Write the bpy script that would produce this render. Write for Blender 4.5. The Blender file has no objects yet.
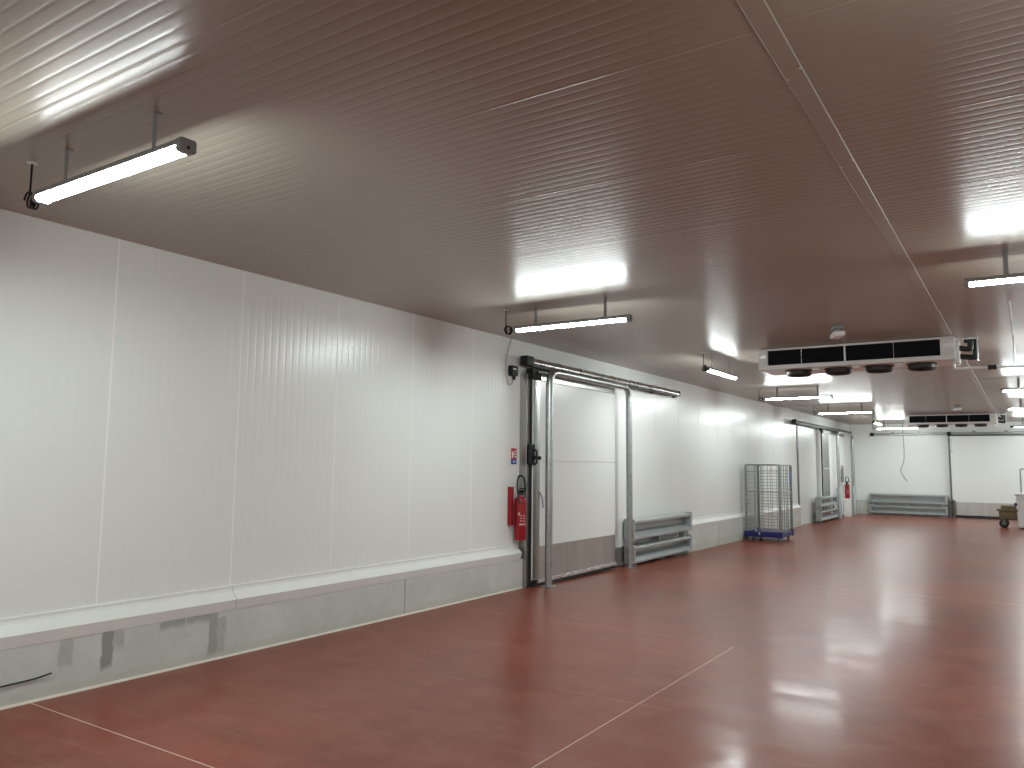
import bpy, bmesh, math, random
from mathutils import Vector, Matrix
random.seed(7)
S = bpy.context.scene
COL = S.collection
PI = math.pi

# ------------------------------------------------------------------ place constants
H_CAM = 1.65
X_WALL, X_KERB, X_RIGHT = -5.84, -5.765, 2.30
Y_END, Y_BACK = 33.3, -6.0
Z_CEIL = 3.37

def fz(y):                       # the floor falls gently away towards the far end
    if y <= 9.5: return 0.0
    if y <= 16.0: return -0.07 * (y - 9.5) / 6.5
    return -0.07 - 0.04 * min(1.0, (y - 16.0) / 17.0)

# ------------------------------------------------------------------ mesh helpers
def new_bm(): return bmesh.new()

def box(bm, x0, x1, y0, y1, z0, z1, bev=0.0, seg=2):
    r = bmesh.ops.create_cube(bm, size=1.0)
    vs = r['verts']
    for v in vs:
        v.co = Vector((x0 + (v.co.x + .5) * (x1 - x0), y0 + (v.co.y + .5) * (y1 - y0), z0 + (v.co.z + .5) * (z1 - z0)))
    if bev > 0:
        es = list({e for v in vs for e in v.link_edges})
        bmesh.ops.bevel(bm, geom=es, offset=bev, segments=seg, affect='EDGES', profile=0.6)
    return bm

def tube(bm, pts, r, seg=10, closed=False, cap=True):
    pts = [Vector(p) for p in pts]
    n = len(pts)
    rings = []
    t0 = None; nrm = None
    for i in range(n):
        if closed:
            t = (pts[(i + 1) % n] - pts[i - 1]).normalized()
        else:
            a = pts[max(i - 1, 0)]; b = pts[min(i + 1, n - 1)]
            t = (b - a).normalized()
        if nrm is None:
            nrm = t.orthogonal().normalized()
        else:
            q = t0.rotation_difference(t)
            nrm = (q @ nrm)
            nrm = (nrm - t * nrm.dot(t)).normalized()
        t0 = t
        b = t.cross(nrm)
        rings.append([bm.verts.new(pts[i] + (nrm * math.cos(k * 2 * PI / seg) + b * math.sin(k * 2 * PI / seg)) * r) for k in range(seg)])
    m = n if closed else n - 1
    for i in range(m):
        A = rings[i]; B = rings[(i + 1) % n]
        for k in range(seg):
            bm.faces.new((A[k], A[(k + 1) % seg], B[(k + 1) % seg], B[k]))
    if cap and not closed:
        bm.faces.new(list(reversed(rings[0]))); bm.faces.new(rings[-1])
    return bm

def rod(bm, a, b, r, seg=10): return tube(bm, [a, b], r, seg)

def bend(corners, rad, n=6):
    """polyline with rounded corners"""
    c = [Vector(p) for p in corners]
    out = [c[0]]
    for i in range(1, len(c) - 1):
        a = (c[i - 1] - c[i]).normalized(); b = (c[i + 1] - c[i]).normalized()
        p0 = c[i] + a * rad; p1 = c[i] + b * rad
        for k in range(n + 1):
            t = k / n
            out.append(p0 * (1 - t) ** 2 + c[i] * 2 * t * (1 - t) + p1 * t * t)
    out.append(c[-1])
    return out

def spline(ps, n=8):
    ps = [Vector(p) for p in ps]; out = []
    P = [ps[0]] + ps + [ps[-1]]
    for i in range(1, len(P) - 2):
        for k in range(n):
            t = k / n
            a, b, c, d = P[i - 1], P[i], P[i + 1], P[i + 2]
            out.append(0.5 * ((2 * b) + (c - a) * t + (2 * a - 5 * b + 4 * c - d) * t * t + (3 * b - a - 3 * c + d) * t ** 3))
    out.append(ps[-1])
    return out

def prism(bm, prof, axis, a0, a1, closed=True):
    """prof: 2-D outline swept along an axis; (u,v) are the other two axes in xyz order"""
    def P(u, v, a):
        return {'x': (a, u, v), 'y': (u, a, v), 'z': (u, v, a)}[axis]
    A = [bm.verts.new(P(u, v, a0)) for u, v in prof]
    B = [bm.verts.new(P(u, v, a1)) for u, v in prof]
    n = len(prof)
    for i in range(n if closed else n - 1):
        j = (i + 1) % n
        bm.faces.new((A[i], A[j], B[j], B[i]))
    if closed:
        bm.faces.new(list(reversed(A))); bm.faces.new(B)
    return bm

def lathe(bm, prof, c, seg=24, axis='z'):
    rings = []
    for r, h in prof:
        ring = []
        for k in range(seg):
            a = 2 * PI * k / seg
            u, v = r * math.cos(a), r * math.sin(a)
            p = {'z': (u, v, h), 'x': (h, u, v), 'y': (u, h, v)}[axis]
            ring.append(bm.verts.new(Vector(c) + Vector(p)))
        rings.append(ring)
    for i in range(len(rings) - 1):
        for k in range(seg):
            bm.faces.new((rings[i][k], rings[i][(k + 1) % seg], rings[i + 1][(k + 1) % seg], rings[i + 1][k]))
    bm.faces.new(list(reversed(rings[0]))); bm.faces.new(rings[-1])
    return bm

def obj(name, bm, mat, parent=None, smooth=None, loc=None):
    bmesh.ops.recalc_face_normals(bm, faces=bm.faces)
    me = bpy.data.meshes.new(name)
    if loc is not None:
        bmesh.ops.translate(bm, verts=bm.verts, vec=-Vector(loc))
    bm.to_mesh(me); bm.free()
    me.materials.append(mat)
    if smooth is not None:
        for p in me.polygons: p.use_smooth = True
        me.set_sharp_from_angle(angle=math.radians(smooth))
    o = bpy.data.objects.new(name, me)
    COL.objects.link(o)
    if loc is not None: o.location = loc
    if parent is not None:
        o.parent = parent
    return o

def tag(o, label, cat, group=None, kind=None):
    o['label'] = label; o['category'] = cat
    if group: o['group'] = group
    if kind: o['kind'] = kind
    return o

def thing(name, label, cat, loc=(0, 0, 0), rotz=0.0, group=None, kind=None):
    o = bpy.data.objects.new(name, None)
    o.empty_display_size = 0.1
    COL.objects.link(o)
    o.location = loc; o.rotation_euler = (0, 0, rotz)
    return tag(o, label, cat, group, kind)

def copy_tree(o, parent=None):
    c = o.copy(); COL.objects.link(c)
    if parent is not None: c.parent = parent
    for ch in list(o.children): copy_tree(ch, c)
    return c

# ------------------------------------------------------------------ materials
def M(name):
    m = bpy.data.materials.new(name); m.use_nodes = True
    nt = m.node_tree
    return m, nt, nt.nodes['Principled BSDF']

def mat(name, col, rough=.5, metal=0.0, var=.06, scale=8.0, bump=0.0, bscale=60.0, spec=.5, rvar=.05, stretch=(1, 1, 1)):
    m, nt, b = M(name)
    N, L = nt.nodes, nt.links
    tc = N.new('ShaderNodeTexCoord')
    mp = N.new('ShaderNodeMapping'); mp.inputs['Scale'].default_value = stretch
    L.new(tc.outputs['Object'], mp.inputs['Vector'])
    no = N.new('ShaderNodeTexNoise'); no.inputs['Scale'].default_value = scale; no.inputs['Detail'].default_value = 4
    L.new(mp.outputs['Vector'], no.inputs['Vector'])
    r = N.new('ShaderNodeValToRGB')
    r.color_ramp.elements[0].position = .3; r.color_ramp.elements[1].position = .7
    lo = [max(0, c * (1 - var)) for c in col]; hi = [min(1, c * (1 + var)) for c in col]
    r.color_ramp.elements[0].color = (*lo, 1); r.color_ramp.elements[1].color = (*hi, 1)
    L.new(no.outputs['Fac'], r.inputs['Fac']); L.new(r.outputs['Color'], b.inputs['Base Color'])
    mr = N.new('ShaderNodeMapRange')
    mr.inputs['To Min'].default_value = max(0.02, rough - rvar); mr.inputs['To Max'].default_value = rough + rvar
    L.new(no.outputs['Fac'], mr.inputs['Value']); L.new(mr.outputs['Result'], b.inputs['Roughness'])
    b.inputs['Metallic'].default_value = metal
    b.inputs['Specular IOR Level'].default_value = spec
    if bump > 0:
        n2 = N.new('ShaderNodeTexNoise'); n2.inputs['Scale'].default_value = bscale
        L.new(mp.outputs['Vector'], n2.inputs['Vector'])
        bp = N.new('ShaderNodeBump'); bp.inputs['Strength'].default_value = bump; bp.inputs['Distance'].default_value = .01
        L.new(n2.outputs['Fac'], bp.inputs['Height']); L.new(bp.outputs['Normal'], b.inputs['Normal'])
    return m

def math_node(nt, op, a, b=None, c=None):
    n = nt.nodes.new('ShaderNodeMath'); n.operation = op
    for i, v in enumerate((a, b, c)):
        if v is None: continue
        if isinstance(v, (int, float)): n.inputs[i].default_value = v
        else: nt.links.new(v, n.inputs[i])
    return n.outputs[0]

def band(nt, v, c, w, soft):
    """1 inside |v-c|<w, falling to 0 over soft"""
    d = math_node(nt, 'ABSOLUTE', math_node(nt, 'SUBTRACT', v, c))
    mr = nt.nodes.new('ShaderNodeMapRange'); mr.interpolation_type = 'SMOOTHSTEP'
    mr.inputs['From Min'].default_value = w + soft; mr.inputs['From Max'].default_value = w
    nt.links.new(d, mr.inputs['Value'])
    return mr.outputs['Result']

def step(nt, v, a, b):
    mr = nt.nodes.new('ShaderNodeMapRange')
    mr.inputs['From Min'].default_value = a; mr.inputs['From Max'].default_value = b
    nt.links.new(v, mr.inputs['Value'])
    return mr.outputs['Result']

def mixc(nt, fac, a, b):
    n = nt.nodes.new('ShaderNodeMix'); n.data_type = 'RGBA'
    for sock, v in ((n.inputs[0], fac), (n.inputs[6], a), (n.inputs[7], b)):
        if isinstance(v, (int, float)): sock.default_value = v
        elif isinstance(v, tuple): sock.default_value = (*v, 1)
        else: nt.links.new(v, sock)
    return n.outputs[2]

def noise(nt, vec, scale, detail=4, rough=.5):
    n = nt.nodes.new('ShaderNodeTexNoise'); n.inputs['Scale'].default_value = scale
    n.inputs['Detail'].default_value = detail; n.inputs['Roughness'].default_value = rough
    nt.links.new(vec, n.inputs['Vector']); return n.outputs['Fac']

def floor_material():
    m, nt, b = M('red_resin_floor')
    N, L = nt.nodes, nt.links
    tc = N.new('ShaderNodeTexCoord'); P = tc.outputs['Object']
    sx = N.new('ShaderNodeSeparateXYZ'); L.new(P, sx.inputs[0])
    x, y = sx.outputs['X'], sx.outputs['Y']
    big = noise(nt, P, .55, 5, .6); mid = noise(nt, P, 3.2, 6, .65); fine = noise(nt, P, 38, 3)
    f1 = step(nt, big, .33, .68)
    c = mixc(nt, f1, FLOOR_A, FLOOR_B)
    c = mixc(nt, math_node(nt, 'MULTIPLY', step(nt, mid, .44, .66), .50), c, FLOOR_C)
    mp = N.new('ShaderNodeMapping'); mp.inputs['Rotation'].default_value = (0, 0, .5); mp.inputs['Scale'].default_value = (.5, 2.2, 1); L.new(P, mp.inputs['Vector'])
    smear = noise(nt, mp.outputs['Vector'], 1.3, 6, .62)
    c = mixc(nt, math_node(nt, 'MULTIPLY', step(nt, smear, .50, .66), .40), c, (.115, .022, .010))
    scuff = noise(nt, mp.outputs['Vector'], 4.5, 5, .6)
    c = mixc(nt, math_node(nt, 'MULTIPLY', step(nt, scuff, .58, .72), .30), c, (.30, .14, .105))
    # filled saw-cut joints between the casts of the slab
    def line(v, c0, w, lim, a0, a1):
        l = band(nt, v, c0, w, .002)
        l = math_node(nt, 'MULTIPLY', l, math_node(nt, 'GREATER_THAN', lim, a0))
        return math_node(nt, 'MULTIPLY', l, math_node(nt, 'LESS_THAN', lim, a1))
    j1 = line(y, 2.81, .0035, x, -6, 3)
    j2 = line(x, -2.345, .003, y, 2.81, 7.3)
    j3 = math_node(nt, 'MULTIPLY', line(y, 7.40, .004, x, -6, -2.8), .25)
    j4 = math_node(nt, 'MULTIPLY', line(y, 5.2, .003, x, -3.0, -2.1), .35)
    j5 = math_node(nt, 'MULTIPLY', line(y, 11.87, .012, x, -6, 3), .30)
    j = j1
    for k in (j2, j3, j4, j5): j = math_node(nt, 'MAXIMUM', j, k)
    j = math_node(nt, 'MULTIPLY', j, step(nt, mid, .15, .45))
    c = mixc(nt, j, c, (.62, .42, .34))
    d5 = math_node(nt, 'MULTIPLY', line(y, 12.02, .03, x, -6, 3), .5)
    c = mixc(nt, d5, c, (.07, .025, .02))
    L.new(c, b.inputs['Base Color'])
    r = math_node(nt, 'ADD', math_node(nt, 'MULTIPLY', step(nt, mid, .3, .75), .05), FLOOR_R)
    r = math_node(nt, 'ADD', r, math_node(nt, 'MULTIPLY', f1, .03))
    L.new(r, b.inputs['Roughness'])
    b.inputs['Specular IOR Level'].default_value = .16
    b.inputs['Coat Weight'].default_value = .20
    cr = math_node(nt, 'ADD', math_node(nt, 'MULTIPLY', step(nt, smear, .38, .62), .14), .10)
    L.new(cr, b.inputs['Coat Roughness'])
    h = math_node(nt, 'ADD', math_node(nt, 'MULTIPLY', noise(nt, P, 1.8, 4, .6), 1.0), math_node(nt, 'MULTIPLY', noise(nt, P, 9, 4, .6), .35))
    bp = N.new('ShaderNodeBump'); bp.inputs['Strength'].default_value = .10; bp.inputs['Distance'].default_value = .012
    L.new(h, bp.inputs['Height']); L.new(bp.outputs['Normal'], b.inputs['Normal']); L.new(bp.outputs['Normal'], b.inputs['Coat Normal'])
    return m

def concrete_material():
    m, nt, b = M('cast_concrete')
    N, L = nt.nodes, nt.links
    tc = N.new('ShaderNodeTexCoord'); P = tc.outputs['Object']
    sx = N.new('ShaderNodeSeparateXYZ'); L.new(P, sx.inputs[0])
    y, z = sx.outputs['Y'], sx.outputs['Z']
    n1 = noise(nt, P, 1.6, 6, .6); n2 = noise(nt, P, 22, 4); wob = noise(nt, P, 9, 3)
    c = mixc(nt, step(nt, n1, .3, .7), (.51, .52, .49), (.63, .64, .61))
    c = mixc(nt, math_node(nt, 'MULTIPLY', step(nt, n2, .5, .8), .25), c, (.36, .36, .34))
    yw = math_node(nt, 'ADD', y, math_node(nt, 'MULTIPLY', math_node(nt, 'SUBTRACT', wob, .5), .06))
    def stain(yc, w, z0, z1, soft=.02):
        s = band(nt, yw, yc, w, soft)
        zz = math_node(nt, 'ADD', z, math_node(nt, 'MULTIPLY', math_node(nt, 'SUBTRACT', wob, .5), .06))
        s = math_node(nt, 'MULTIPLY', s, step(nt, zz, z0 - .03, z0 + .02))
        return math_node(nt, 'MULTIPLY', s, math_node(nt, 'LESS_THAN', zz, z1))
    st = stain(3.335, .030, .13, .5)
    for a in ((3.40, .05, .25, .5), (4.24, .035, .05, .5), (4.31, .035, .05, .34), (4.10, .11, .34, .5), (3.86, .10, .33, .5), (3.03, .04, .20, .5)):
        k = .45 if a[0] in (3.40, 4.31, 3.03) else .75
        st = math_node(nt, 'MAXIMUM', st, math_node(nt, 'MULTIPLY', stain(*a), k))
    edge = math_node(nt, 'MULTIPLY', band(nt, z, .40, .012, .02), step(nt, n1, .42, .6))
    st = math_node(nt, 'MAXIMUM', st, math_node(nt, 'MULTIPLY', edge, .6))
    c = mixc(nt, math_node(nt, 'MULTIPLY', st, .75), c, (.19, .19, .175))
    jt = math_node(nt, 'MAXIMUM', band(nt, y, 6.66, .006, .004), band(nt, y, 17.1, .008, .006))
    c = mixc(nt, math_node(nt, 'MULTIPLY', jt, .7), c, (.15, .15, .145))
    low = math_node(nt, 'MULTIPLY', band(nt, z, .0, .05, .05), .35)
    c = mixc(nt, low, c, (.46, .47, .38))
    L.new(c, b.inputs['Base Color']); b.inputs['Roughness'].default_value = .75
    bp = N.new('ShaderNodeBump'); bp.inputs['Strength'].default_value = .25; bp.inputs['Distance'].default_value = .006
    L.new(n2, bp.inputs['Height']); L.new(bp.outputs['Normal'], b.inputs['Normal'])
    return m

FLOOR_A, FLOOR_B, FLOOR_C, FLOOR_R = (.155, .026, .010), (.245, .055, .028), (.275, .10, .065), .33
FLOOR = floor_material()
CONC = concrete_material()
WALLM = mat('white_wall_panel', (.80, .82, .80), .285, var=.012, scale=.6, rvar=.006, spec=.5)
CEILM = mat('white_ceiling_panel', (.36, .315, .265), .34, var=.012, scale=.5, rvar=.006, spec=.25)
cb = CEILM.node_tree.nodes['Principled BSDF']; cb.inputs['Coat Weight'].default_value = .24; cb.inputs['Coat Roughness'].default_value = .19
WHITE = mat('white_lacquer', (.78, .79, .77), .30, var=.015, scale=2)
LEAFM = mat('white_door_skin', (.80, .82, .805), .285, var=.015, scale=.8, spec=.5, rvar=.006)
TRIMW = mat('white_folded_metal', (.78, .78, .76), .35, var=.02, scale=4)
STEEL = mat('brushed_stainless', (.40, .395, .375), .30, 1.0, var=.10, scale=5, rvar=.06, stretch=(1, 1, .12))
STEELD = mat('stainless_kick_plate', (.50, .49, .47), .30, .85, var=.10, scale=4, rvar=.05, stretch=(1, 1, .1))
GALV = mat('galvanised_steel', (.42, .44, .44), .36, .9, var=.13, scale=14, rvar=.07)
ALU = mat('aluminium', (.66, .67, .66), .28, .95, var=.06, scale=6)
GREYP = mat('grey_guard_rail', (.38, .41, .41), .30, .35, var=.06, scale=5)
GREYD = mat('dark_grey_rail_cover', (.12, .12, .115), .4, .3, var=.1)
BLACK = mat('black_rubber', (.012, .012, .012), .5, var=.2)
BLACKP = mat('black_plastic', (.009, .009, .010), .5, var=.15, spec=.3)
LAMPG = mat('grey_lamp_housing', (.27, .28, .28), .45, var=.06)
RED = mat('red_enamel', (.29, .006, .013), .32, var=.05)
BLUE = mat('blue_plastic', (.009, .010, .13), .38, var=.15)
BLUET = mat('blue_tag', (.06, .11, .36), .5, var=.1)
SIGNB = mat('sign_blue', (.03, .10, .34), .5, var=.05)
SIGNR = mat('sign_red', (.50, .05, .05), .5, var=.05)
LABELW = mat('label_white', (.86, .86, .84), .5, var=.03)
JOINTW = mat('white_joint_sealant', (.96, .96, .95), .4, var=.01)
PRINT = mat('pale_red_print', (.52, .30, .30), .5, var=.05)
WIRE = mat('zinc_wire', (.30, .32, .31), .40, .7, var=.1, scale=20)
SEAL = mat('cream_sealant', (.62, .55, .48), .6, var=.08)
CABLE = mat('white_cable', (.42, .42, .40), .5, var=.05)
BROWN = mat('worn_brown_board', (.15, .115, .06), .6, var=.25, scale=9)
TUBW = mat('white_tub_plastic', (.72, .74, .74), .42, var=.04, scale=3)
COIL = mat('black_coil_fins', (.006, .006, .008), .65, var=.3, scale=3, spec=.15)
FANG = mat('fan_guard_wire', (.03, .028, .026), .45, .4, var=.15)

def lamp_material():
    m, nt, b = M('lit_diffuser')
    b.inputs['Base Color'].default_value = (.9, .9, .9, 1)
    b.inputs['Emission Color'].default_value = (.91, 1.0, .985, 1)
    b.inputs['Emission Strength'].default_value = LAMP
    m.cycles.emission_sampling = 'FRONT'
    return m
LAMP = 65.0
GLOW = lamp_material()

# ------------------------------------------------------------------ room shell
def ribbed(period, a0, a1, joint0, per_joint, amp, groove, gd, bead=0.0):
    """outline of a micro-ribbed panel: (position along, relief) with shallow convex ribs, grooves, deeper panel joints"""
    out = []
    pj = period * per_joint
    k0 = math.floor((a0 - joint0) / period); k1 = math.ceil((a1 - joint0) / period)
    g = groove / period
    for k in range(k0, k1):
        s = joint0 + k * period
        deep = (k % per_joint == 0)          # panel joint: a raised rounded bead instead of a groove
        out.append((s, bead if deep else -gd))
        if deep: out.append((s + period * g * .55, bead * .75))
        out.append((s + period * g, 0.0))
        for t in (.22, .4, .6, .78):
            out.append((s + period * t, amp * (1 - (2 * t - 1) ** 2)))
        ng = g
        out.append((s + period * (1 - ng), 0.0))
    out.append((joint0 + k1 * period, -gd))
    return [(a, h) for a, h in out if a0 <= a <= a1]

# floor
bm = new_bm()
ys = [Y_BACK, 2.0, 9.5, 16.0, 24.0, Y_END]
xs = [X_WALL, -3, 0, X_RIGHT]
g = [[bm.verts.new((x, y, fz(y))) for x in xs] for y in ys]
for i in range(len(ys) - 1):
    for j in range(len(xs) - 1):
        bm.faces.new((g[i][j], g[i][j + 1], g[i + 1][j + 1], g[i + 1][j]))
floor = tag(obj('floor', bm, FLOOR), 'polished red-brown resin floor', 'floor', kind='structure')
if floor.data.polygons[0].normal.z < 0: floor.data.flip_normals()

# ceiling: ribs run across the room
CP = 1.17 / 16
bm = new_bm()
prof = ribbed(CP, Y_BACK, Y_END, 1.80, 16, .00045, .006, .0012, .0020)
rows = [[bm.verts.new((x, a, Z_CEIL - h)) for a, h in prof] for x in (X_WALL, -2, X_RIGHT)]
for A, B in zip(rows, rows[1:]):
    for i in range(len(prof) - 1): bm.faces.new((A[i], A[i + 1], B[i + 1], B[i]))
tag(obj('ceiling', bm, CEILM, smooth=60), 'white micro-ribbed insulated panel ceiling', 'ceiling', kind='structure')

# left wall: ribs run up
WP = 1.17 / 14
bm = new_bm()
prof = ribbed(WP, Y_BACK, Y_END, 3.27, 14, .00045, .006, .0010)
rows = [[bm.verts.new((X_WALL + h, a, z)) for a, h in prof] for z in (-.2, 1.6, Z_CEIL + .01)]
for A, B in zip(rows, rows[1:]):
    for i in range(len(prof) - 1): bm.faces.new((A[i], A[i + 1], B[i + 1], B[i]))
tag(obj('wall_left', bm, WALLM, smooth=60), 'white ribbed panel wall along the left with grey kerb', 'wall', kind='structure')

bm = new_bm()
prof = ribbed(WP, X_WALL, X_RIGHT, -5.40, 14, .00045, .006, .0010)
rows = [[bm.verts.new((a, Y_END - h, z)) for a, h in prof] for z in (-.2, 1.6, Z_CEIL + .01)]
for A, B in zip(rows, rows[1:]):
    for i in range(len(prof) - 1): bm.faces.new((A[i], A[i + 1], B[i + 1], B[i]))
tag(obj('wall_front', bm, WALLM, smooth=60), 'white panel wall closing the far end of the room', 'wall', kind='structure')

bm = new_bm()
y = 3.27 - 1.17 * 7
while y < Y_END - .2:
    if not (9.0 < y < 12.4 or 27.0 < y < 31.8):
        box(bm, X_WALL - .004, X_WALL + .0018, y - .0065, y + .0065, .584 if y < 9 or 15.2 < y < 24.5 else .0, Z_CEIL - .002, .0004, 1)
    y += 1.17
tag(obj('trim_4', bm, JOINTW), 'thin white sealed vertical joints between the left wall panels', 'joints', kind='structure')

bm = new_bm(); box(bm, X_RIGHT, X_RIGHT + .1, Y_BACK, Y_END, -.2, Z_CEIL + .01)
tag(obj('wall_right', bm, WALLM), 'white panel wall on the right, beyond the picture', 'wall', kind='structure')
bm = new_bm(); box(bm, X_WALL, X_RIGHT, Y_BACK - .1, Y_BACK, -.2, Z_CEIL + .01)
tag(obj('wall_back', bm, WALLM), 'white panel wall behind the camera', 'wall', kind='structure')

# concrete kerb and its folded white capping
def kerb(name, y0, y1, label):
    bm = new_bm()
    prism(bm, [(X_WALL + .002, fz(y1) - .02), (X_KERB, fz(y1) - .02), (X_KERB, .385), (X_WALL + .002, .385)], 'y', y0, y1)
    return tag(obj(name, bm, CONC), label, 'kerb', kind='structure')
def capping(name, y0, y1, label):
    bm = new_bm()
    prism(bm, [(X_WALL + .002, .3855), (X_KERB + .002, .3855), (X_KERB + .020, .470), (X_WALL + .030, .535), (X_WALL + .022, .556), (X_WALL + .022, .578), (X_WALL + .002, .582)], 'y', y0, y1)
    return tag(obj(name, bm, TRIMW), label, 'capping', kind='structure')
kerb('baseboard_left', Y_BACK, 9.055, 'stained grey concrete kerb left of the near sliding door')
kerb('baseboard_left.001', 15.25, 24.60, 'grey concrete kerb between the near guard rail and the far left door')
kerb('baseboard_left.002', 31.70, Y_END, 'grey concrete kerb in the far left corner')
capping('trim_1', Y_BACK, 4.446, 'white sloped capping on the kerb, nearest length')
capping('trim_1.001', 4.452, 9.0, 'white sloped capping on the kerb running up to the near door')
capping('trim_1.002', 15.25, 24.57, 'white sloped capping on the kerb behind the roll cage')
bm = new_bm()
box(bm, X_WALL + .002, -5.22, Y_END - .07, Y_END - .003, -.2, .42)
tag(obj('baseboard_front', bm, CONC), 'grey concrete kerb at the foot of the far wall', 'kerb', kind='structure')
bm = new_bm()
prism(bm, [(X_KERB, .0), (X_KERB + .016, .0), (X_KERB + .012, .006), (X_KERB, .016)], 'y', Y_BACK, 9.05)
tag(obj('trim_2', bm, SEAL), 'cream sealant bead where near kerb meets red floor', 'sealant', kind='structure')

# cover strip over the ceiling joint, with rivets
strip = thing('trim_3', 'long white cover strip running down the ceiling', 'cover strip', (-.775, Y_BACK, Z_CEIL), kind='structure')
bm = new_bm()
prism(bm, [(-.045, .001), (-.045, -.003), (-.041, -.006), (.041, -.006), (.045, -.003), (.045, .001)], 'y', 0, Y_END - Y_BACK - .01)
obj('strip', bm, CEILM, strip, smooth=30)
for k in range(13):
    for s in (-.034, .034):
        bm = new_bm(); lathe(bm, [(.006, -.0055), (.0055, -.009), (.003, -.011)], (s, 9.35 + k * 1.2 + (0.08 if s < 0 else 0), 0), 10)
        obj('rivet', bm, ALU, strip, smooth=40)
# ------------------------------------------------------------------ strip lights
def make_light():
    root = thing('strip_light', '', 'strip light')
    L2 = .66
    bm = new_bm()   # housing: shallow channel, open below
    prism(bm, [(-.040, .036), (-.034, .046), (.034, .046), (.040, .036), (.044, .012), (.040, .012), (.037, .020), (-.037, .020), (-.040, .012), (-.044, .012)], 'x', -L2, L2)
    obj('housing', bm, LAMPG, root)
    bm = new_bm()
    n = 8
    pr = [(-.0365, .0175), (-.0375, .002), (-.030, -.011), (.030, -.011), (.0375, .002), (.0365, .0175)]
    prism(bm, pr, 'x', -L2 + .0002, L2 - .0002, closed=False)
    obj('diffuser', bm, GLOW, root, smooth=50)
    for s in (-1, 1):
        bm = new_bm()
        a, b = (L2, L2 + .035) if s > 0 else (-L2 - .035, -L2)
        prism(bm, [(-.044, -.008), (-.030, -.020), (.030, -.020), (.044, -.008), (.044, .038), (.036, .048), (-.036, .048), (-.044, .038)], 'x', a, b)
        e = obj('end_cap', bm, LAMPG, root)
        bm = new_bm(); lathe(bm, [(.008, 0), (.008, .004), (.005, .006)], (b if s > 0 else a - .005, 0, .005), 10, 'x')
        obj('screw', bm, BLACKP, e)
    for x in (-.43, .41):
        bm = new_bm()
        box(bm, x - .017, x + .017, -.0015, .0015, .047, .249)
        box(bm, x - .013, x + .013, -.0015, .030, .2465, .2495)
        box(bm, x - .013, x + .013, -.022, .022, .046, .050)
        obj('hanger', bm, LAMPG, root)
    bm = new_bm()   # supply cable from the ceiling, coiled, into the end of the lamp
    cx = -.82
    tube(bm, [(cx, 0, .249), (cx, 0, .06)], .006, 8)
    pts = []
    for k in range(49):
        a = 2 * PI * 3 * k / 48
        pts.append((cx + .035 - .040 * math.cos(a), (k / 48 - .5) * .05, .015 + .045 * math.sin(a)))
    tube(bm, pts, .0055, 7)
    tube(bm, spline([pts[-1], (cx + .07, .0, .03), (-L2 - .075, 0, .005), (-L2 - .034, 0, .004)], 6), .0055, 7)
    obj('cable', bm, BLACKP, root, smooth=50)
    bm = new_bm(); lathe(bm, [(.030, .2495), (.030, .246), (.012, .240)], (cx, 0, 0), 14)
    obj('ceiling_rose', bm, WHITE, root, smooth=40)
    return root

LZ = 3.12
light0 = make_light()
LIGHTS = [
    (-3.94, 2.12, 0, 'lit strip light nearest the camera, large at top left, with coiled black cable'),
    (-3.97, 7.13, 0, 'lit strip light hung above the top left of the near sliding door'),
    (-4.03, 12.20, PI / 2, 'short-looking strip light turned lengthwise, left of the nearer ceiling cooler'),
    (-4.03, 17.20, 0, 'lit strip light just below the left end of the nearer ceiling cooler'),
    (-4.03, 22.40, 0, 'lit strip light next beyond and lower than the one under the nearer cooler'),
    (-4.08, 28.10, PI / 2, 'tiny strip light turned lengthwise just left of the farther ceiling cooler'),
    (-3.84, 30.90, 0, 'lit strip light along the top of the far wall, above its left half'),
    (.34, 7.13, PI, 'lit strip light cut by the right edge of the picture, above the nearer cooler pipes'),
    (.34, 17.30, PI, 'lit strip light at right edge, upper of two between the coolers'),
    (.34, 22.60, PI, 'lit strip light at right edge, lower of two between the coolers'),
    (.34, 30.90, PI, 'lit strip light at right edge, just in front of far wall top'),
    (.36, 12.20, PI / 2, 'strip light turned lengthwise beyond the right edge near the nearer cooler'),
    (.36, 28.10, PI / 2, 'strip light turned lengthwise right of the farther cooler'),
    (.34, 2.12, PI, 'strip light above the camera on the right, out of frame'),
    (-4.00, -2.90, 0, 'strip light behind the camera on the left'),
    (.34, -2.90, PI, 'strip light behind the camera on the right'),
]
for i, (x, y, r, lab) in enumerate(LIGHTS):
    o = light0 if i == 0 else copy_tree(light0)
    o.location = (x, y, LZ); o.rotation_euler = (0, 0, r)
    if y == 30.90: o.location.z = 3.07; o.scale.z = 1.2
    tag(o, lab, 'strip light', 'strip lights under the ceiling')

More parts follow.
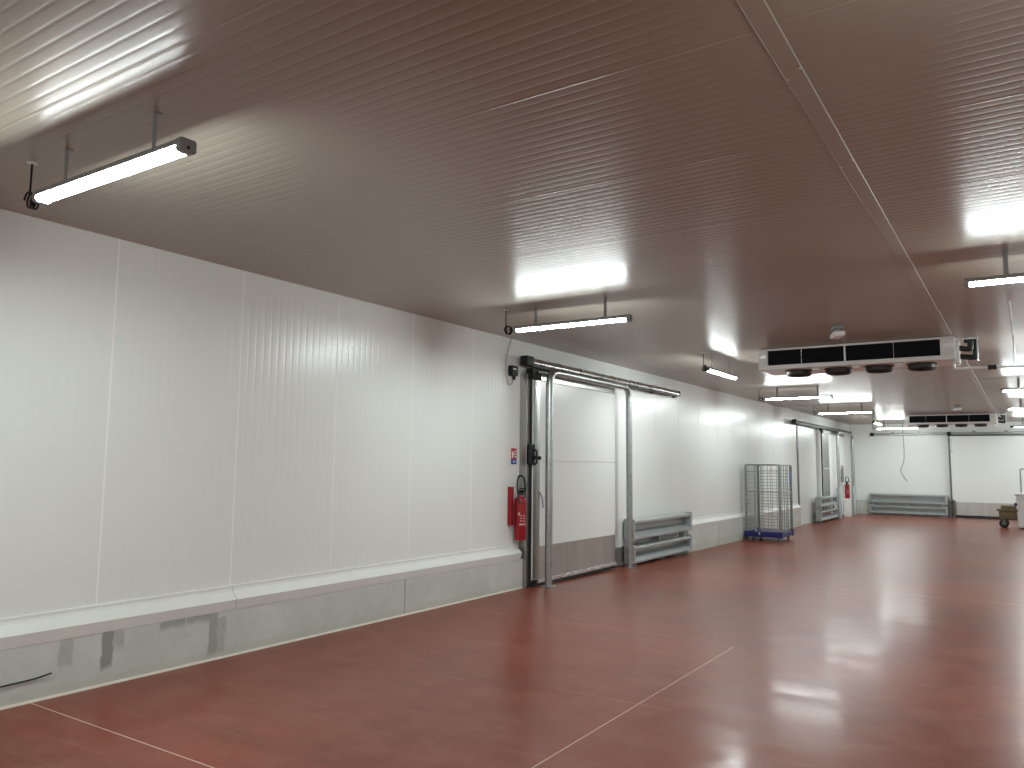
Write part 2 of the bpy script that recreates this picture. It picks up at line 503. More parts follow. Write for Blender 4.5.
# ------------------------------------------------------------------ ceiling coolers
def make_cooler():
    root = thing('ceiling_cooler', '', 'cooler')
    # local: x 0..2.52 along the room width, y 0..0.80 depth, z measured from the ceiling
    W, D = 2.51, .80
    bm = new_bm()
    box(bm, 0, W, 0, D, -.300, -.282, .004)            # drip tray / fan plate
    box(bm, .0, W, -.012, 0, -.308, -.250, .003)       # lower front lip
    box(bm, .0, W, D, D + .012, -.308, -.250, .003)
    box(bm, 0, W, 0, D, -.022, -.006, .003)            # top sheet
    box(bm, .12, W - .13, -.006, .012, -.036, -.008, .002)   # upper front edge
    box(bm, .17, W - .17, .06, D - .06, -.282, -.022)
    obj('casing', bm, WHITE, root)
    for x0, x1 in ((0, .135), (W - .165, W)):
        bm = new_bm(); box(bm, x0, x1, -.004, D, -.282, -.022, .006)
        for zz in (-.08, -.26):
            for xx in (x0 + .03, x1 - .03): lathe(bm, [(.007, -.004), (.006, -.008), (.002, -.009)], (xx, 0, zz + (.02 if zz < -.2 else 0)), 8, 'y')
        e = obj('end_cover', bm, WHITE, root)
        bm = new_bm(); box(bm, (x0 + x1) / 2 - .035, (x0 + x1) / 2 + .035, -.0065, -.0045, -.14, -.10)
        obj('rating_plate', bm, ALU, e)
    segs = [(.137, .60), (.606, 1.165), (1.195, 1.79), (1.796, W - .167)]
    for x0, x1 in segs:
        bm = new_bm()
        box(bm, x0, x1, .022, .058, -.255, -.034)
        k = 0
        z = -.250
        while z < -.04:                                 # fins stand proud as fine slats
            box(bm, x0, x1, .014, .022, z, z + .006); z += .020
        obj('coil', bm, COIL, root)
    for xa, w in ((.603, .004), (1.18, .016), (1.793, .004)):
        bm = new_bm(); box(bm, xa - w / 2, xa + w / 2, .004, .02, -.26, -.03)
        obj('divider', bm, ALU, root)
    for cx in (.475, 1.02, 1.555, 2.085):
        bm = new_bm()
        lathe(bm, [(.190, -.300), (.190, -.308), (.174, -.315), (.172, -.362), (.155, -.378), (.135, -.362), (.135, -.302)], (cx, D / 2, 0), 28)
        f = obj('fan', bm, FANG, root, smooth=35)
        bm = new_bm()
        for r in (.03, .055, .08, .105, .13, .152):
            tube(bm, [(cx + r * math.cos(a * PI / 12), D / 2 + r * math.sin(a * PI / 12), -.380 - .012 * (1 - r / .16)) for a in range(24)], .003, 5, closed=True)
        for a in range(4):
            c, s = math.cos(a * PI / 4 + .3), math.sin(a * PI / 4 + .3)
            rod(bm, (cx - .16 * c, D / 2 - .16 * s, -.378), (cx + .16 * c, D / 2 + .16 * s, -.378), .003, 5)
        obj('fan_grille', bm, FANG, f)
        bm = new_bm()
        lathe(bm, [(.045, -.310), (.045, -.352), (.038, -.356)], (cx, D / 2, 0), 16)
        for k in range(5):
            a = 2 * PI * k / 5
            c, s = math.cos(a), math.sin(a)
            v = [bm.verts.new((cx + r * c - t * s, D / 2 + r * s + t * c, -.332 + dz)) for r, t, dz in ((.04, -.015, -.012), (.13, -.045, -.010), (.13, .045, .014), (.04, .015, .008))]
            bm.faces.new(v)
        obj('fan_blade', bm, BLACKP, f)
    for cx in (.77, 1.305, 1.84):
        bm = new_bm(); box(bm, cx - .045, cx + .045, D / 2 - .30, D / 2 - .22, -.338, -.301, .006)
        lathe(bm, [(.012, D / 2 - .305), (.010, D / 2 - .315)], (cx, 0, -.320), 10, 'y')
        obj('junction_box', bm, WHITE, root)
    # suspension straps on the ceiling
    for x in (.03, 1.18, W - .05):
        for yy in (.06, D - .06):
            bm = new_bm(); rod(bm, (x, yy, -.02), (x, yy, -.0005), .006, 8); box(bm, x - .02, x + .02, yy - .02, yy + .02, -.007, -.001)
            obj('suspension', bm, ALU, root)
    # pipes at the right-hand end
    for k, (dy, z0) in enumerate(((.16, -.14), (.26, -.24))):
        bm = new_bm()
        tube(bm, bend([(W - .005, dy, z0), (W + .14 + .05 * k, dy, z0 - .03), (W + .17 + .05 * k, dy, z0 - .02), (W + .17 + .05 * k, dy, -.06), (W + .10 + .05 * k, dy, -.05)], .03), .036, 12)
        obj('insulated_pipe', bm, BLACK, root, smooth=50)
    bm = new_bm()
    rod(bm, (W + .25, .05, -.001), (W + .25, .05, -.335), .008, 8)
    box(bm, W + .09, W + .26, .035, .065, -.056, -.042)
    obj('pipe_bracket', bm, ALU, root)
    bm = new_bm(); box(bm, W + .002, W + .045, .10, .34, -.34, -.05, .004)
    obj('pipe_cover', bm, WHITE, root)
    bm = new_bm()
    tube(bm, bend([(W - .03, .25, -.300), (W - .03, .25, -.405), (W + 2.9, .25, -.435)], .03), .0165, 12)
    dp = obj('drain_pipe', bm, WHITE, root, smooth=50)
    bm = new_bm()
    lathe(bm, [(.020, -.05), (.034, -.045), (.034, -.015), (.026, -.012), (.026, .012), (.034, .015), (.034, .045), (.020, .05)], (W + .395, .25, -.4095), 14, 'x')
    obj('coupling', bm, BLACK, dp, smooth=30)
    return root

cooler0 = make_cooler()
cooler0.location = (-3.225, 11.45, Z_CEIL)
tag(cooler0, 'nearer white ceiling cooler with black coil face and four fans below', 'cooler', 'ceiling coolers')
c2 = copy_tree(cooler0)
c2.location = (-3.25, 28.0, Z_CEIL)
tag(c2, 'farther ceiling cooler seen small in front of the far wall', 'cooler', 'ceiling coolers')

# conduit on the ceiling that drops to the drain
bm = new_bm()
tube(bm, bend([(-.075, 9.3, Z_CEIL - .012), (-.075, 11.66, Z_CEIL - .012), (-.075, 11.66, 2.975)], .03), .011, 10)
tag(obj('conduit', bm, WHITE, smooth=50), 'thin white conduit under the ceiling dropping to the drain pipe at right', 'conduit')

# emergency lights / detectors under the ceiling
def make_emergency():
    root = thing('emergency_light', '', 'emergency light')
    bm = new_bm()
    box(bm, -.055, .055, -.11, .11, -.035, 0, .005)
    box(bm, -.03, .03, -.06, .06, -.075, -.035, .004)
    obj('bracket', bm, LAMPG, root)
    bm = new_bm(); box(bm, -.065, .065, -.15, .15, -.125, -.075, .012)
    o = obj('body', bm, WHITE, root, smooth=30)
    bm = new_bm(); box(bm, -.050, .050, -.13, .13, -.133, -.1255, .003)
    obj('lens', bm, LABELW, o)
    return root
em = make_emergency(); em.location = (-1.87, 10.05, Z_CEIL - .001); em.rotation_euler = (0, 0, .35)
tag(em, 'small grey and white emergency light on ceiling in front of nearer cooler', 'emergency light', 'emergency lights on the ceiling')
em2 = copy_tree(em); em2.location = (-1.52, 24.2, Z_CEIL - .001)
tag(em2, 'small emergency light on ceiling in front of farther cooler', 'emergency light', 'emergency lights on the ceiling')

# ------------------------------------------------------------------ sliding doors
def rail(root, p, y0, y1, z0, z1, stops):
    """overhead door rail along the wall between y0 and y1 (in the door's local frame: along = +u, out = +w)"""

def door_left(name, label, y0, leaf0, leaf1, rail0, rail1, kick=True, jy=(0, 0), ztop=2.83, zr=(3.075, 3.085), right_jamb=None, ew=.19, railmat=None):
    root = thing(name, label, 'sliding door', (X_WALL, y0, fz(y0)), kind='structure')
    f = fz((leaf0 + leaf1) / 2)
    def loc(bm): bmesh.ops.translate(bm, verts=bm.verts, vec=(-X_WALL, -y0, -fz(y0))); return bm
    xa, xb = X_WALL + .05, X_WALL + .16
    bm = new_bm(); box(bm, xa, xb, leaf0 + .012, leaf1, f + .10, ztop, .006)
    obj('leaf', loc(bm), LEAFM, root)
    leaf = root.children[-1] if False else None
    leafo = [c for c in COL.objects if c.parent == root][0]
    bm = new_bm(); box(bm, xb - .001, xb + .008, leaf0 + .20, leaf1 - .005, f + 1.715, f + 1.742, .003, 1)
    obj('seam', loc(bm), WHITE, leafo)
    bm = new_bm(); box(bm, xb - .001, xb + .004, leaf0 + .016, leaf0 + ew, f + .10, ztop - .002, .0015)
    obj('edge_plate', loc(bm), STEEL, leafo)
    bm = new_bm(); box(bm, xa + .01, xb - .012, leaf0 - .010, leaf0 + .008, f + .02, ztop + .01, .006)
    obj('gasket', loc(bm), BLACK, leafo)
    if kick:
        bm = new_bm(); box(bm, xb + .0005, xb + .0035, leaf0 + .195, leaf1 - .004, f + .10, .535)
        obj('kick_plate', loc(bm), STEELD, leafo)
    bm = new_bm(); box(bm, xa + .02, xb + .022, leaf0 + .13, leaf1, f + .052, f + .098, .004)
    obj('bottom_seal', loc(bm), ALU, leafo)
    bm = new_bm(); box(bm, xa + .03, xb + .008, leaf0 + .02, leaf1 - .02, f + .012, f + .053)
    obj('bottom_skirt', loc(bm), BLACK, leafo)
    bm = new_bm()
    box(bm, xa, xb + .012, leaf0 + .20, leaf1 - .01, ztop + .001, ztop + .095, .004)
    box(bm, xa, xb + .02, leaf0 + .20, leaf1 - .01, ztop + .075, ztop + .110, .004)
    obj('head_profile', loc(bm), STEEL, leafo)
    bm = new_bm(); box(bm, xa + .02, xb + .03, leaf0 - .045, leaf0 + .10, ztop + .012, ztop + .155, .008)
    obj('hanger_block', loc(bm), BLACKP, root)
    # overhead rail
    zc = sum(zr) / 2
    bm = new_bm()
    prism(bm, [(xa + .03, zc - .045), (xa + .115, zc - .045), (xa + .135, zc - .030), (xa + .135, zc - .012), (xa + .120, zc + .004), (xa + .100, zc + .045), (xa + .03, zc + .045)], 'y', rail0 + .18, rail1)
    r = obj('overhead_rail', loc(bm), railmat or ALU, root)
    bm = new_bm(); box(bm, xa + .03, xa + .110, rail0 + .18, rail1 - .05, zc - .072, zc - .046)
    obj('rail_underside', loc(bm), BLACKP, r)
    bm = new_bm(); box(bm, xa + .03, xa + .15, rail0, rail0 + .18, zc - .075, zc + .060, .018)
    obj('rail_end_cap', loc(bm), BLACKP, r)
    bm = new_bm(); box(bm, xa + .03, xa + .137, rail1, rail1 + .025, zc - .06, zc + .048, .004)
    obj('rail_end_cap', loc(bm), GREYD, r)
    n = 5
    for k in range(n):
        yy = rail0 + .7 + k * (rail1 - rail0 - 1.0) / (n - 1)
        bm = new_bm(); box(bm, X_WALL + .003, X_WALL + .012, yy - .045, yy + .045, zc + .045, zc + .095, .002)
        box(bm, X_WALL + .003, xa + .032, yy - .05, yy + .05, zc - .03, zc + .03, .002)
        for s in (-.035, .035): lathe(bm, [(.008, X_WALL + .011), (.007, X_WALL + .020)], (0, yy + s, zc + .078), 8, 'x')
        obj('rail_bracket', loc(bm), ALU, r)
    for yy in (rail1 - .18, rail1 - 1.25):
        bm = new_bm(); box(bm, xa + .05, xa + .12, yy - .05, yy + .05, zc - .098, zc - .06, .006)
        obj('rail_stop', loc(bm), BLACKP, r)
    # fixed frame on the wall at the closing side
    bm = new_bm(); box(bm, X_WALL + .003, X_WALL + .12, jy[0], jy[1], fz(y0) + .0, ztop + .08, .005)
    obj('jamb', loc(bm), STEEL if kick else WHITE, root)
    bm = new_bm(); box(bm, xa + .01, xb - .01, leaf1, leaf1 + .014, f + .10, ztop, .004)
    obj('gasket', loc(bm), BLACK, leafo)
    if right_jamb:
        a, b = right_jamb
        bm = new_bm(); box(bm, X_WALL + .003, X_WALL + .045, a, b, f + .30, ztop + .06, .004)
        obj('far_jamb', loc(bm), WHITE, root)
        bm = new_bm(); box(bm, X_WALL + .003, X_WALL + .050, a, b, f - .01, f + .298, .004)
        obj('jamb_foot', loc(bm), STEELD, root)
    return root, leafo, loc, xb

d1, leaf1, loc1, xb1 = door_left('door_1', 'near white sliding cold room door with stainless kick plate on left wall', 9.15, 9.150, 11.72, 8.93, 14.60, jy=(9.060, 9.138), right_jamb=(11.78, 12.36))
bm = new_bm()      # latch handle on the closing edge
box(bm, xb1 + .001, xb1 + .028, 9.03, 9.17, 1.66, 1.93, .008)
obj('latch_plate', loc1(bm), BLACKP, d1)
bm = new_bm()
tube(bm, bend([(xb1 + .02, 9.13, 1.85), (xb1 + .06, 9.16, 1.85), (xb1 + .06, 9.16, 1.66), (xb1 + .02, 9.13, 1.66)], .03), .016, 10)
rod(bm, (xb1 + .03, 9.12, 1.75), (xb1 + .06, 9.25, 1.745), .026, 12)
obj('handle', loc1(bm), BLACKP, d1, smooth=40)
bm = new_bm()
tube(bm, spline([(xb1 + .006, 9.32, 1.28), (xb1 + .03, 9.36, 1.20), (xb1 + .012, 9.42, 1.06)], 6), .006, 6)
obj('pull_cord', loc1(bm), BLACKP, d1)

d2, leaf2, loc2, xb2 = door_left('door_2', 'far sliding door on left wall beyond the roll cage', 27.36, 27.42, 31.10, 23.75, 32.6, kick=False, jy=(27.26, 27.385), ztop=2.80, zr=(3.00, 3.02), ew=1.0, railmat=GREYD)
# seam of the open stretch beside it
bm = new_bm(); box(bm, X_WALL + .004, X_WALL + .02, 24.62, 24.76, fz(24) - .02, 3.00, .003)
obj('far_jamb', loc2(bm), GREYD, d2)

# end wall sliding door
root = thing('door_3', 'white sliding door in the far wall with stainless kick plate', 'sliding door', (-2.4, Y_END, fz(33)), kind='structure')
def loc3(bm): bmesh.ops.translate(bm, verts=bm.verts, vec=(2.4, -Y_END, -fz(33))); return bm
ye = Y_END
bm = new_bm(); box(bm, -2.37, .0, ye - .16, ye - .05, -.02, 2.86, .006); leaf3 = obj('leaf', loc3(bm), LEAFM, root)
bm = new_bm(); box(bm, -2.27, -.01, ye - .164, ye - .160, -.02, .455); obj('kick_plate', loc3(bm), STEELD, leaf3)
bm = new_bm(); box(bm, -2.43, -2.37, ye - .165, ye - .05, -.06, 2.86, .006); obj('gasket', loc3(bm), GREYD, leaf3)
bm = new_bm(); box(bm, -2.37, -2.31, ye - .163, ye - .159, 2.25, 2.82); obj('edge_plate', loc3(bm), STEEL, leaf3)
bm = new_bm(); box(bm, -2.25, -.02, ye - .1615, ye - .158, 1.62, 1.645); obj('seam', loc3(bm), WHITE, leaf3)
bm = new_bm(); box(bm, -2.35, -.02, ye - .15, ye - .06, -.085, -.021); obj('bottom_skirt', loc3(bm), BLACK, leaf3)
bm = new_bm()
prism(bm, [(ye - .05, 2.92), (ye - .05, 3.01), (ye - .12, 3.01), (ye - .15, 2.975), (ye - .15, 2.95), (ye - .12, 2.92)], 'x', -4.95, .3)
r3 = obj('overhead_rail', loc3(bm), GREYP, root)
bm = new_bm(); box(bm, -2.45, .28, ye - .145, ye - .055, 2.868, 2.919); obj('rail_underside', loc3(bm), GREYD, r3)
bm = new_bm(); box(bm, -5.09, -4.95, ye - .17, ye - .04, 2.90, 3.03, .02); obj('rail_end_cap', loc3(bm), BLACKP, r3)
bm = new_bm(); box(bm, -2.45, -2.33, ye - .18, ye - .04, 2.88, 3.03, .01); obj('hanger_block', loc3(bm), BLACKP, r3)
for x in (-4.3, -3.4, -1.6, -.6):
    bm = new_bm(); box(bm, x - .06, x + .06, ye - .05, ye - .004, 2.94, 3.07, .004); obj('rail_bracket', loc3(bm), GREYP, r3)

# ------------------------------------------------------------------ guard hoops in front of the doors
def hoop(label, x0, y0, x1, y1, ztop, r, sleeves=False):
    root = thing('guard_hoop', label, 'guard hoop', (x0, y0, fz(y0)), group='tubular guard hoops in front of doors')
    L = lambda p: Vector(p) - Vector((x0, y0, fz(y0)))
    bm = new_bm()
    tube(bm, [L(p) for p in bend([(x0, y0, fz(y0) + .002), (x0, y0, ztop), (x1, y1, ztop), (x1, y1, fz(y1) + .002)], .20, 8)], r, 18)
    obj('tube_frame', bm, GALV, root, smooth=50)
    for x, y in ((x0, y0), (x1, y1)):
        bm = new_bm(); p = L((x, y, fz(y)))
        box(bm, p.x - .075, p.x + .075, p.y - .075, p.y + .075, p.z + .001, p.z + .010, .002)
        for sx in (-.055, .055):
            for sy in (-.055, .055): lathe(bm, [(.009, p.z + .010), (.009, p.z + .018), (.006, p.z + .020)], (p.x + sx, p.y + sy, 0), 6)
        obj('base_plate', bm, GALV, root)
        if sleeves:
            bm = new_bm(); lathe(bm, [(r + .003, p.z + .011), (r + .03, p.z + .011), (r + .03, p.z + 1.05), (r + .022, p.z + 1.06), (r + .003, p.z + 1.06)], (p.x, p.y, 0), 18)
            obj('sleeve', bm, GREYP, root, smooth=40)
    return root
hoop('tall galvanised guard hoop standing in front of near sliding door', -5.54, 9.36, -5.56, 12.02, 2.955, .052)
hoop('small-looking grey guard hoop in front of the far left sliding door', -5.53, 29.15, -5.50, 31.75, 2.90, .055, True)

# ------------------------------------------------------------------ low guard rails (two hollow channels each)
def guard_rail(label, loc, rotz, Ln, zs, depth, nfeet=3):
    """local: u = x along the rail 0..Ln, out = -y; back at y=0"""
    root = thing('guard_rail', label, 'guard rail', loc, rotz, 'low two-channel guard rails on the floor')
    t = .035
    for z0, z1 in zs:
        bm = new_bm()
        # open channel: back web, sloping flanges with a rolled lip at the front
        pr = [(0, z0 + .04), (0, z1 - .01), (-.02, z1), (-depth + .01, z1 - .030), (-depth, z1 - .040), (-depth, z1 - .075), (-depth + .008, z1 - .080), (-.02, z1 - .075),
              (-.02, z0 + .145), (-depth + .008, z0 + .052), (-depth, z0 + .045), (-depth, z0 + .008), (-depth + .02, z0)]
        prism(bm, pr, 'x', .0, Ln)
        c = obj('channel', bm, GREYP, root)
        for xa, xb in ((-.006, .075), (Ln - .075, Ln + .006)):
            bm = new_bm(); box(bm, xa, xb, -depth - .004, .002, z0 - .003, z1 + .003, .008)
            obj('end_plate', bm, GREYP, c)
    zlo = zs[0][0]
    for k in range(nfeet):
        x = .14 + k * (Ln - .28) / (nfeet - 1)
        bm = new_bm()
        box(bm, x - .05, x + .05, .002, .028, .001, zs[-1][1] - .02)
        box(bm, x - .08, x + .08, -depth * .8, .03, .001, .012)
        box(bm, x - .045, x + .045, -depth * .45, .002, zs[0][1] - .012, zs[1][0] + .03)
        obj('foot', bm, GREYP, root)
    return root
b1z = fz(13.7)
g1 = guard_rail('grey two-channel guard rail on floor beside near door, against left wall', (-5.76, 12.24, fz(12.4)), PI / 2, 2.74, ((.045, .345), (.435, .785)), .17)
g1.rotation_euler = (math.atan2(fz(15) - fz(12.4), 2.74) * 0, 0, PI / 2)
guard_rail('small-looking two-channel guard rail beside far left door, behind the roll cage', (-5.72, 26.35, fz(27.5)), PI / 2, 2.62, ((.055, .385), (.49, .82)), .17)
guard_rail('wide grey two-channel guard rail standing along the far wall', (-5.19, 33.20, fz(33)), 0, 2.66, ((.06, .37), (.46, .81)), .16)

# bent grey bollard beside the far door
bm = new_bm()
tube(bm, bend([(-2.44, 32.98, fz(33)), (-2.44, 32.98, .50), (-2.31, 32.98, .50), (-2.31, 32.98, fz(33))], .05), .045, 12)
tag(obj('bollard', bm, GREYD, smooth=50), 'short dark grey bent bollard between far wall guard rail and far door', 'bollard')

# ------------------------------------------------------------------ roll cage
def roll_cage(label, x0, y0, W, D, H):
    zb = fz(y0 + D / 2)
    root = thing('roll_cage', label, 'roll cage', (x0, y0, zb))
    # blue plastic base
    bm = new_bm()
    box(bm, 0, W, 0, D, .095, .205, .018)
    box(bm, .05, W - .05, .05, D - .05, .205, .222, .006)
    for k in range(4):
        box(bm, .06 + k * .2, .16 + k * .2, -.004, .01, .140, .19, .003)
    box(bm, -.012, .07, -.012, .09, .085, .225, .012); box(bm, W - .07, W + .012, -.012, .09, .085, .225, .012)
    box(bm, -.012, .07, D - .09, D + .012, .085, .225, .012); box(bm, W - .07, W + .012, D - .09, D + .012, .085, .225, .012)
    b = obj('base', bm, BLUE, root)
    for z in (.150, .178):
        bm = new_bm(); box(bm, W * .38, W * .42, -.008, -.002, z, z + .014)
        obj('sticker', bm, LABELW, b)
    for cx, cy in ((.10, .10), (W - .10, .10), (.10, D - .10), (W - .10, D - .10)):
        bm = new_bm(); box(bm, cx - .035, cx + .035, cy - .045, cy + .03, .080, .0945, .002)
        box(bm, cx - .032, cx - .026, cy - .035, cy + .02, .045, .10); box(bm, cx + .026, cx + .032, cy - .035, cy + .02, .045, .10)
        c = obj('castor_fork', bm, GALV, root)
        bm = new_bm(); lathe(bm, [(.012, -.024), (.048, -.022), (.052, -.015), (.052, .015), (.048, .022), (.012, .024)], (cx, cy - .005, .053), 18, 'x')
        obj('wheel', bm, LAMPG, c, smooth=40)
    def panel(name, a, b, nv, zs, top_loop=True, dense=False):
        """mesh side from post a to post b"""
        a = Vector(a); b = Vector(b)
        bm = new_bm()
        z1 = H
        up = Vector((0, 0, 1))
        tube(bm, bend([a + up * .20, a + up * z1, b + up * z1, b + up * .20], .06, 5), .017, 8)
        obj_ = obj(name, bm, WIRE, root, smooth=50)
        bm = new_bm()
        for k in range(1, nv):
            p = a.lerp(b, k / nv)
            rod(bm, p + up * .23, p + up * (z1 - .01), .0055, 5)
        for z in zs:
            rod(bm, a + up * z, b + up * z, .0055, 5)
        obj('wire_mesh', bm, WIRE, obj_)
        return obj_
    i = .02
    A, B, C_, D_ = (i, i, 0), (W - i, i, 0), (W - i, D - i, 0), (i, D - i, 0)
    zs = [.26 + k * .098 for k in range(15)]
    panel('side_panel', (i, i, 0), (i, D - i, 0), 13, zs, dense=True)          # along the wall
    panel('side_panel', (W - i, i, 0), (W - i, D - i, 0), 6, [.30, .62, 1.08, 1.5])
    panel('back_panel', (.05, D - i, 0), (W - .05, D - i, 0), 7, [.30 + k * .075 for k in range(19)])
    pf = panel('front_gate', (.05, i, 0), (W - .05, i, 0), 4, [.30, 1.62])
    for px_, py_ in ((.26, i), (.40, i), (W - i, D * .33), (W - i, D * .62)):
        bm = new_bm(); rod(bm, (px_, py_, .21), (px_, py_, H - .02), .013, 8)
        obj('upright', bm, GALV, root)
    bm = new_bm()
    rod(bm, (.05, i - .012, 1.15), (W - .05, i - .012, 1.15), .012, 8)
    rod(bm, (W - i, .05, 1.13), (W - i, D - .05, 1.13), .012, 8)
    obj('cross_bar', bm, WIRE, root)
    bm = new_bm(); box(bm, W - .008, W - .002, D - .26, D - .06, 1.34, 1.62, .002)
    obj('tag_plate', bm, BLUET, root)
    return root
roll_cage('wire roll cage on blue wheeled base standing against the left wall', -5.70, 18.78, .86, 1.10, 1.785)

# ------------------------------------------------------------------ fire safety
def extinguisher(label, x, y, z, face):
    """body axis at (x,y), foot at z, face = outward direction angle of the label"""
    root = thing('fire_extinguisher', label, 'fire extinguisher', (x, y, z), face, 'red fire extinguishers by the left wall doors')
    bm = new_bm()
    lathe(bm, [(.060, 0), (.078, .006), (.082, .02), (.082, .52), (.079, .545), (.062, .565), (.030, .578), (.024, .60)], (0, 0, 0), 28)
    b = obj('cylinder', bm, RED, root, smooth=40)
    bm = new_bm()   # printed label: curved patch
    for k in range(8):
        a0, a1 = -.75 + k * .16, -.75 + (k + 1) * .16
        vs = [bm.verts.new((.0832 * math.cos(a), .0832 * math.sin(a), zz)) for a, zz in ((a0, .20), (a1, .20), (a1, .225), (a0, .225))]
        bm.faces.new(vs)
        if k in (1, 2, 4, 5, 6):
            for z0 in (.25, .285, .32):
                bm.faces.new([bm.verts.new((.0832 * math.cos(a), .0832 * math.sin(a), zz)) for a, zz in ((a0, z0), (a1, z0), (a1, z0 + .014), (a0, z0 + .014))])
    for k in range(3):
        a0, a1 = -.95 + k * .12, -.95 + (k + 1) * .12
        bm.faces.new([bm.verts.new((.0834 * math.cos(a), .0834 * math.sin(a), zz)) for a, zz in ((a0, .33), (a1, .33), (a1, .37), (a0, .37))])
    obj('print', bm, PRINT, b)
    bm = new_bm()
    lathe(bm, [(.026, .60), (.030, .605), (.030, .64), (.018, .65)], (0, 0, 0), 16)
    box(bm, -.03, .085, -.018, .018, .648, .664, .004)
    box(bm, -.02, .095, -.016, .016, .680, .694, .004)
    obj('valve', bm, BLACKP, root)
    bm = new_bm()
    tube(bm, spline([(0, .025, .63), (.0, .075, .68), (.02, .035, .83), (.03, -.045, .85), (.04, -.075, .74), (.05, -.065, .60), (.086, -.05, .48)], 8), .013, 10)
    obj('hose', bm, BLACK, root, smooth=50)
    return root
ext = extinguisher('red fire extinguisher hung on wall beside near sliding door, black hose looped above', -5.735, 8.938, .645, -.45)
bm = new_bm()
box(bm, -5.839, -5.782, 8.778, 8.846, .845, 1.355, .008)  # flat red wall box, separate from the extinguisher beside it
o = tag(obj('red_box', bm, RED), 'flat red wall box just left of the near fire extinguisher', 'wall box')
ext2 = extinguisher('small red fire extinguisher standing on white box inside far guard hoop', -5.56, 30.80, .545, -.9)
ext2.scale = (1.0, 1.0, .92)
bm = new_bm()
box(bm, -5.67, -5.45, 30.58, 31.02, fz(30.8), .44, .015)
box(bm, -5.675, -5.445, 30.575, 31.025, .44, .545, .02)
tag(obj('white_box', bm, WHITE), 'white box on floor under the small far fire extinguisher', 'box')
# plain grey unit of unknown use, hung beside it
bm = new_bm()
box(bm, -5.668, -5.60, 30.36, 30.50, 1.14, 1.62, .01); rod(bm, (-5.63, 30.42, 1.62), (-5.63, 30.42, 1.74), .03, 10)
tag(obj('grey_unit', bm, LAMPG), 'narrow grey wall unit on far door above the small fire extinguisher', 'wall unit')

# safety sign above the near extinguisher: red upper part with white pictograms, blue lower part
sg = thing('safety_sign', 'small red and blue safety sign on wall above the near fire extinguisher', 'sign', (X_WALL, 8.915, 1.655))
bm = new_bm(); box(bm, .004, .008, -.065, .065, .07, .215, .001); obj('red_panel', bm, SIGNR, sg)
bm = new_bm(); box(bm, .004, .008, -.065, .065, .0, .069, .001); obj('blue_panel', bm, SIGNB, sg)
for a in ((-.052, -.022, .085, .155), (-.044, -.030, .156, .178), (-.018, -.006, .110, .172), (.012, .052, .095, .112), (.012, .052, .131, .148), (.012, .052, .167, .184), (-.02, .03, .025, .045)):
    bm = new_bm(); box(bm, .008, .0095, *a); obj('pictogram', bm, LABELW, sg)

# black electric box with cable drop
eb = thing('junction_box', 'small black junction box with looped cable at top left of near door', 'junction box', (X_WALL, 8.825, 2.905))
bm = new_bm(); box(bm, .004, .075, -.075, .075, -.055, .085, .010); obj('enclosure', bm, BLACKP, eb)
bm = new_bm(); lathe(bm, [(.018, -.105), (.022, -.085), (.022, -.056)], (.04, .02, 0), 10); obj('gland', bm, BLACKP, eb)
bm = new_bm(); box(bm, .075, .079, -.05, .03, .03, .045); obj('white_clip', bm, LABELW, eb)
bm = new_bm()
tube(bm, spline([(.03, -.02, .52), (.03, -.055, .42), (.03, -.135, .22), (.03, -.15, .05), (.03, -.145, -.08), (.03, -.09, -.17), (.03, -.02, -.16), (.04, .02, -.10)], 8), .007, 8)
obj('cable', bm, CABLE, eb, smooth=50)

# loose wires
bm = new_bm()
tube(bm, spline([(-5.752, 2.30, .135), (-5.750, 2.62, .150), (-5.752, 2.82, .156), (-5.74, 2.93, .175)], 8), .0055, 6)
tag(obj('wire_stub', bm, BLACKP, smooth=50), 'thin black wire end lying against the grey kerb at lower left', 'wire')
bm = new_bm()
tube(bm, spline([(-3.95, Y_END - .012, 3.36), (-3.94, Y_END - .012, 2.86), (-3.93, Y_END - .012, 2.3), (-3.96, Y_END - .015, 1.9), (-4.07, Y_END - .015, 1.62), (-4.0, Y_END - .03, 1.4), (-3.86, Y_END - .06, 1.18)], 8), .010, 6)
tag(obj('hanging_wire', bm, GREYD, smooth=50), 'thin grey wire hanging down the far wall above its guard rail', 'wire')

# ------------------------------------------------------------------ wheeled trolley at right edge
tz = fz(28)
tr = thing('trolley', 'white tub trolley with brown board and black castors cut by right edge', 'trolley', (-.30, 28.3, tz))
bm = new_bm()
prism(bm, [(-.02, .03), (.62, .03), (.66, 1.06), (-.05, 1.06)], 'y', -.25, .45)
bmesh.ops.bevel(bm, geom=list(bm.edges), offset=.03, segments=3, affect='EDGES')
tub = obj('tub', bm, TUBW, tr, smooth=35)
bm = new_bm(); box(bm, -.075, .68, -.275, .475, .98, 1.05, .02); obj('rim', bm, TUBW, tub, smooth=35)
bm = new_bm()
tube(bm, bend([(.10, -.20, 1.07), (.10, -.20, 1.78), (.60, -.20, 1.78), (.60, -.20, 1.07)], .06), .022, 10)
obj('handle', bm, GALV, tr, smooth=50)
bm = new_bm()
box(bm, -.50, .0, -.20, .40, .28, .50, .012); box(bm, -.55, .0, -.23, .43, .50, .56, .008); box(bm, -.44, -.06, -.215, .41, .56, .66, .01)
obj('board', bm, BROWN, tr)
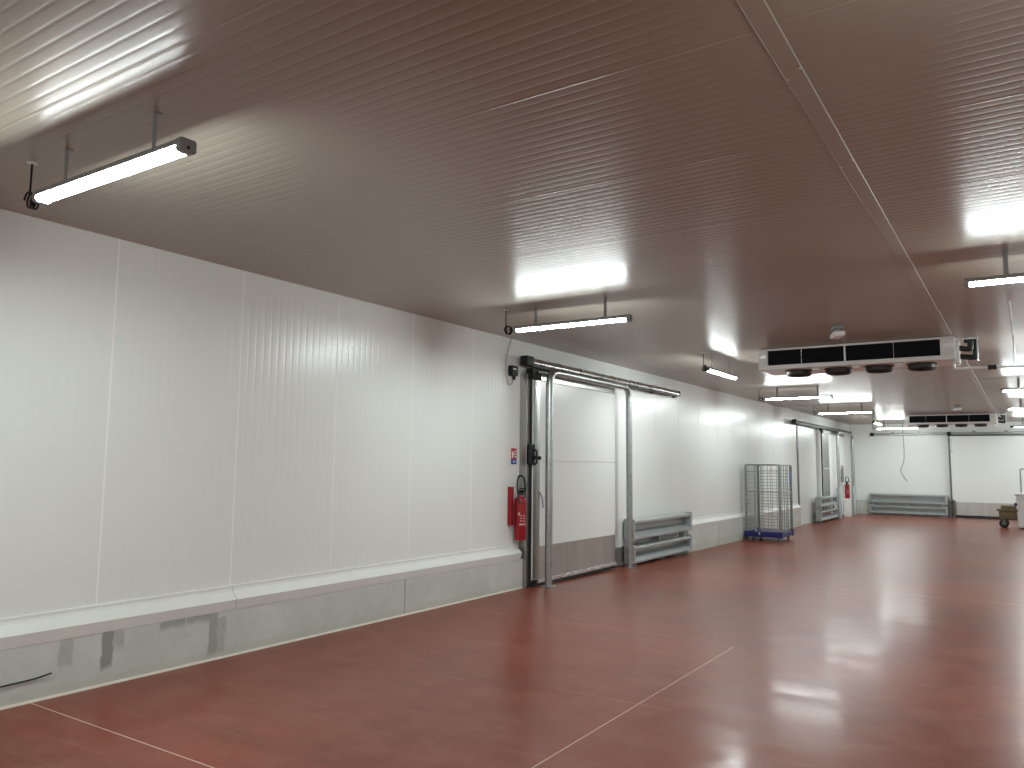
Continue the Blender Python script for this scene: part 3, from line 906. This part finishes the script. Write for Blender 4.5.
for cy in (-.1, .30):
    bm = new_bm()
    box(bm, -.44, -.32, cy - .06, cy + .06, .245, .279, .004); box(bm, -.41, -.35, cy - .06, cy - .048, .10, .25); box(bm, -.41, -.35, cy + .048, cy + .06, .10, .25)
    f = obj('castor_fork', bm, GREYD, tr)
    bm = new_bm(); lathe(bm, [(.03, -.040), (.11, -.038), (.13, -.025), (.13, .025), (.11, .038), (.03, .040)], (-.38, cy, .131), 22, 'y')
    w_ = obj('wheel', bm, BLACK, f, smooth=40)
    bm = new_bm(); lathe(bm, [(.045, -.045), (.05, -.041), (.05, .041), (.045, .045)], (-.38, cy, .131), 14, 'y')
    obj('wheel_hub', bm, LAMPG, f)
bm = new_bm(); lathe(bm, [(.035, -.05), (.045, -.04), (.045, .0)], (-.06, -.25, .72), 14, 'y')
obj('knob', bm, BLACK, tr)

# small debris on the floor
for (x, y, r, lab) in ((-5.05, 30.2, .035, 'small dark scrap on floor near far guard hoop'), (-4.2, 30.4, .05, 'flat dark scrap on floor in front of far wall guard rail')):
    bm = new_bm(); bmesh.ops.create_icosphere(bm, subdivisions=2, radius=r)
    for v in bm.verts: v.co = Vector((v.co.x * (1 + .4 * random.random()) * 1.6, v.co.y * (1 + .4 * random.random()), max(0, v.co.z) * .35))
    tag(obj('floor_scrap', bm, BLACK, loc=None), lab, 'scrap').location = (x, y, fz(y))

# ------------------------------------------------------------------ camera
def nv(v): return Vector(v).normalized()
F = 780.0
Yd = nv((516, 86, F)); Xd = nv((1192, -68, -F)); Xd = (Xd - Yd * Xd.dot(Yd)).normalized()
Zd = Yd.cross(Xd)
if Zd.y > 0: Zd = -Zd
# rows Xd,Yd,Zd map camera (right, down, forward) to world
R = Matrix((Xd, Yd, Zd))
right, down, fwd = R.col[0], R.col[1], R.col[2]
cam = bpy.data.cameras.new('camera'); co = bpy.data.objects.new('camera', cam); COL.objects.link(co)
mw = Matrix.Identity(4)
for i in range(3):
    mw[i][0] = right[i]; mw[i][1] = -down[i]; mw[i][2] = -fwd[i]
mw.translation = (0, 0, H_CAM)
co.matrix_world = mw
cam.sensor_fit = 'HORIZONTAL'; cam.sensor_width = 36; cam.lens = F / 1024 * 36
cam.clip_start = .05; cam.clip_end = 100
S.camera = co

w = bpy.data.worlds.new('World'); S.world = w; w.use_nodes = True
w.node_tree.nodes['Background'].inputs[0].default_value = (0, 0, 0, 1)
w.node_tree.nodes['Background'].inputs[1].default_value = 0.0
S.cycles.max_bounces = 10; S.cycles.diffuse_bounces = 6; S.cycles.glossy_bounces = 5
S.cycles.sample_clamp_indirect = 3
S.view_settings.view_transform = 'Standard'
S.view_settings.look = 'None'
S.view_settings.gamma = 1.0
S.view_settings.use_curve_mapping = False
S.view_settings.exposure = 1.2
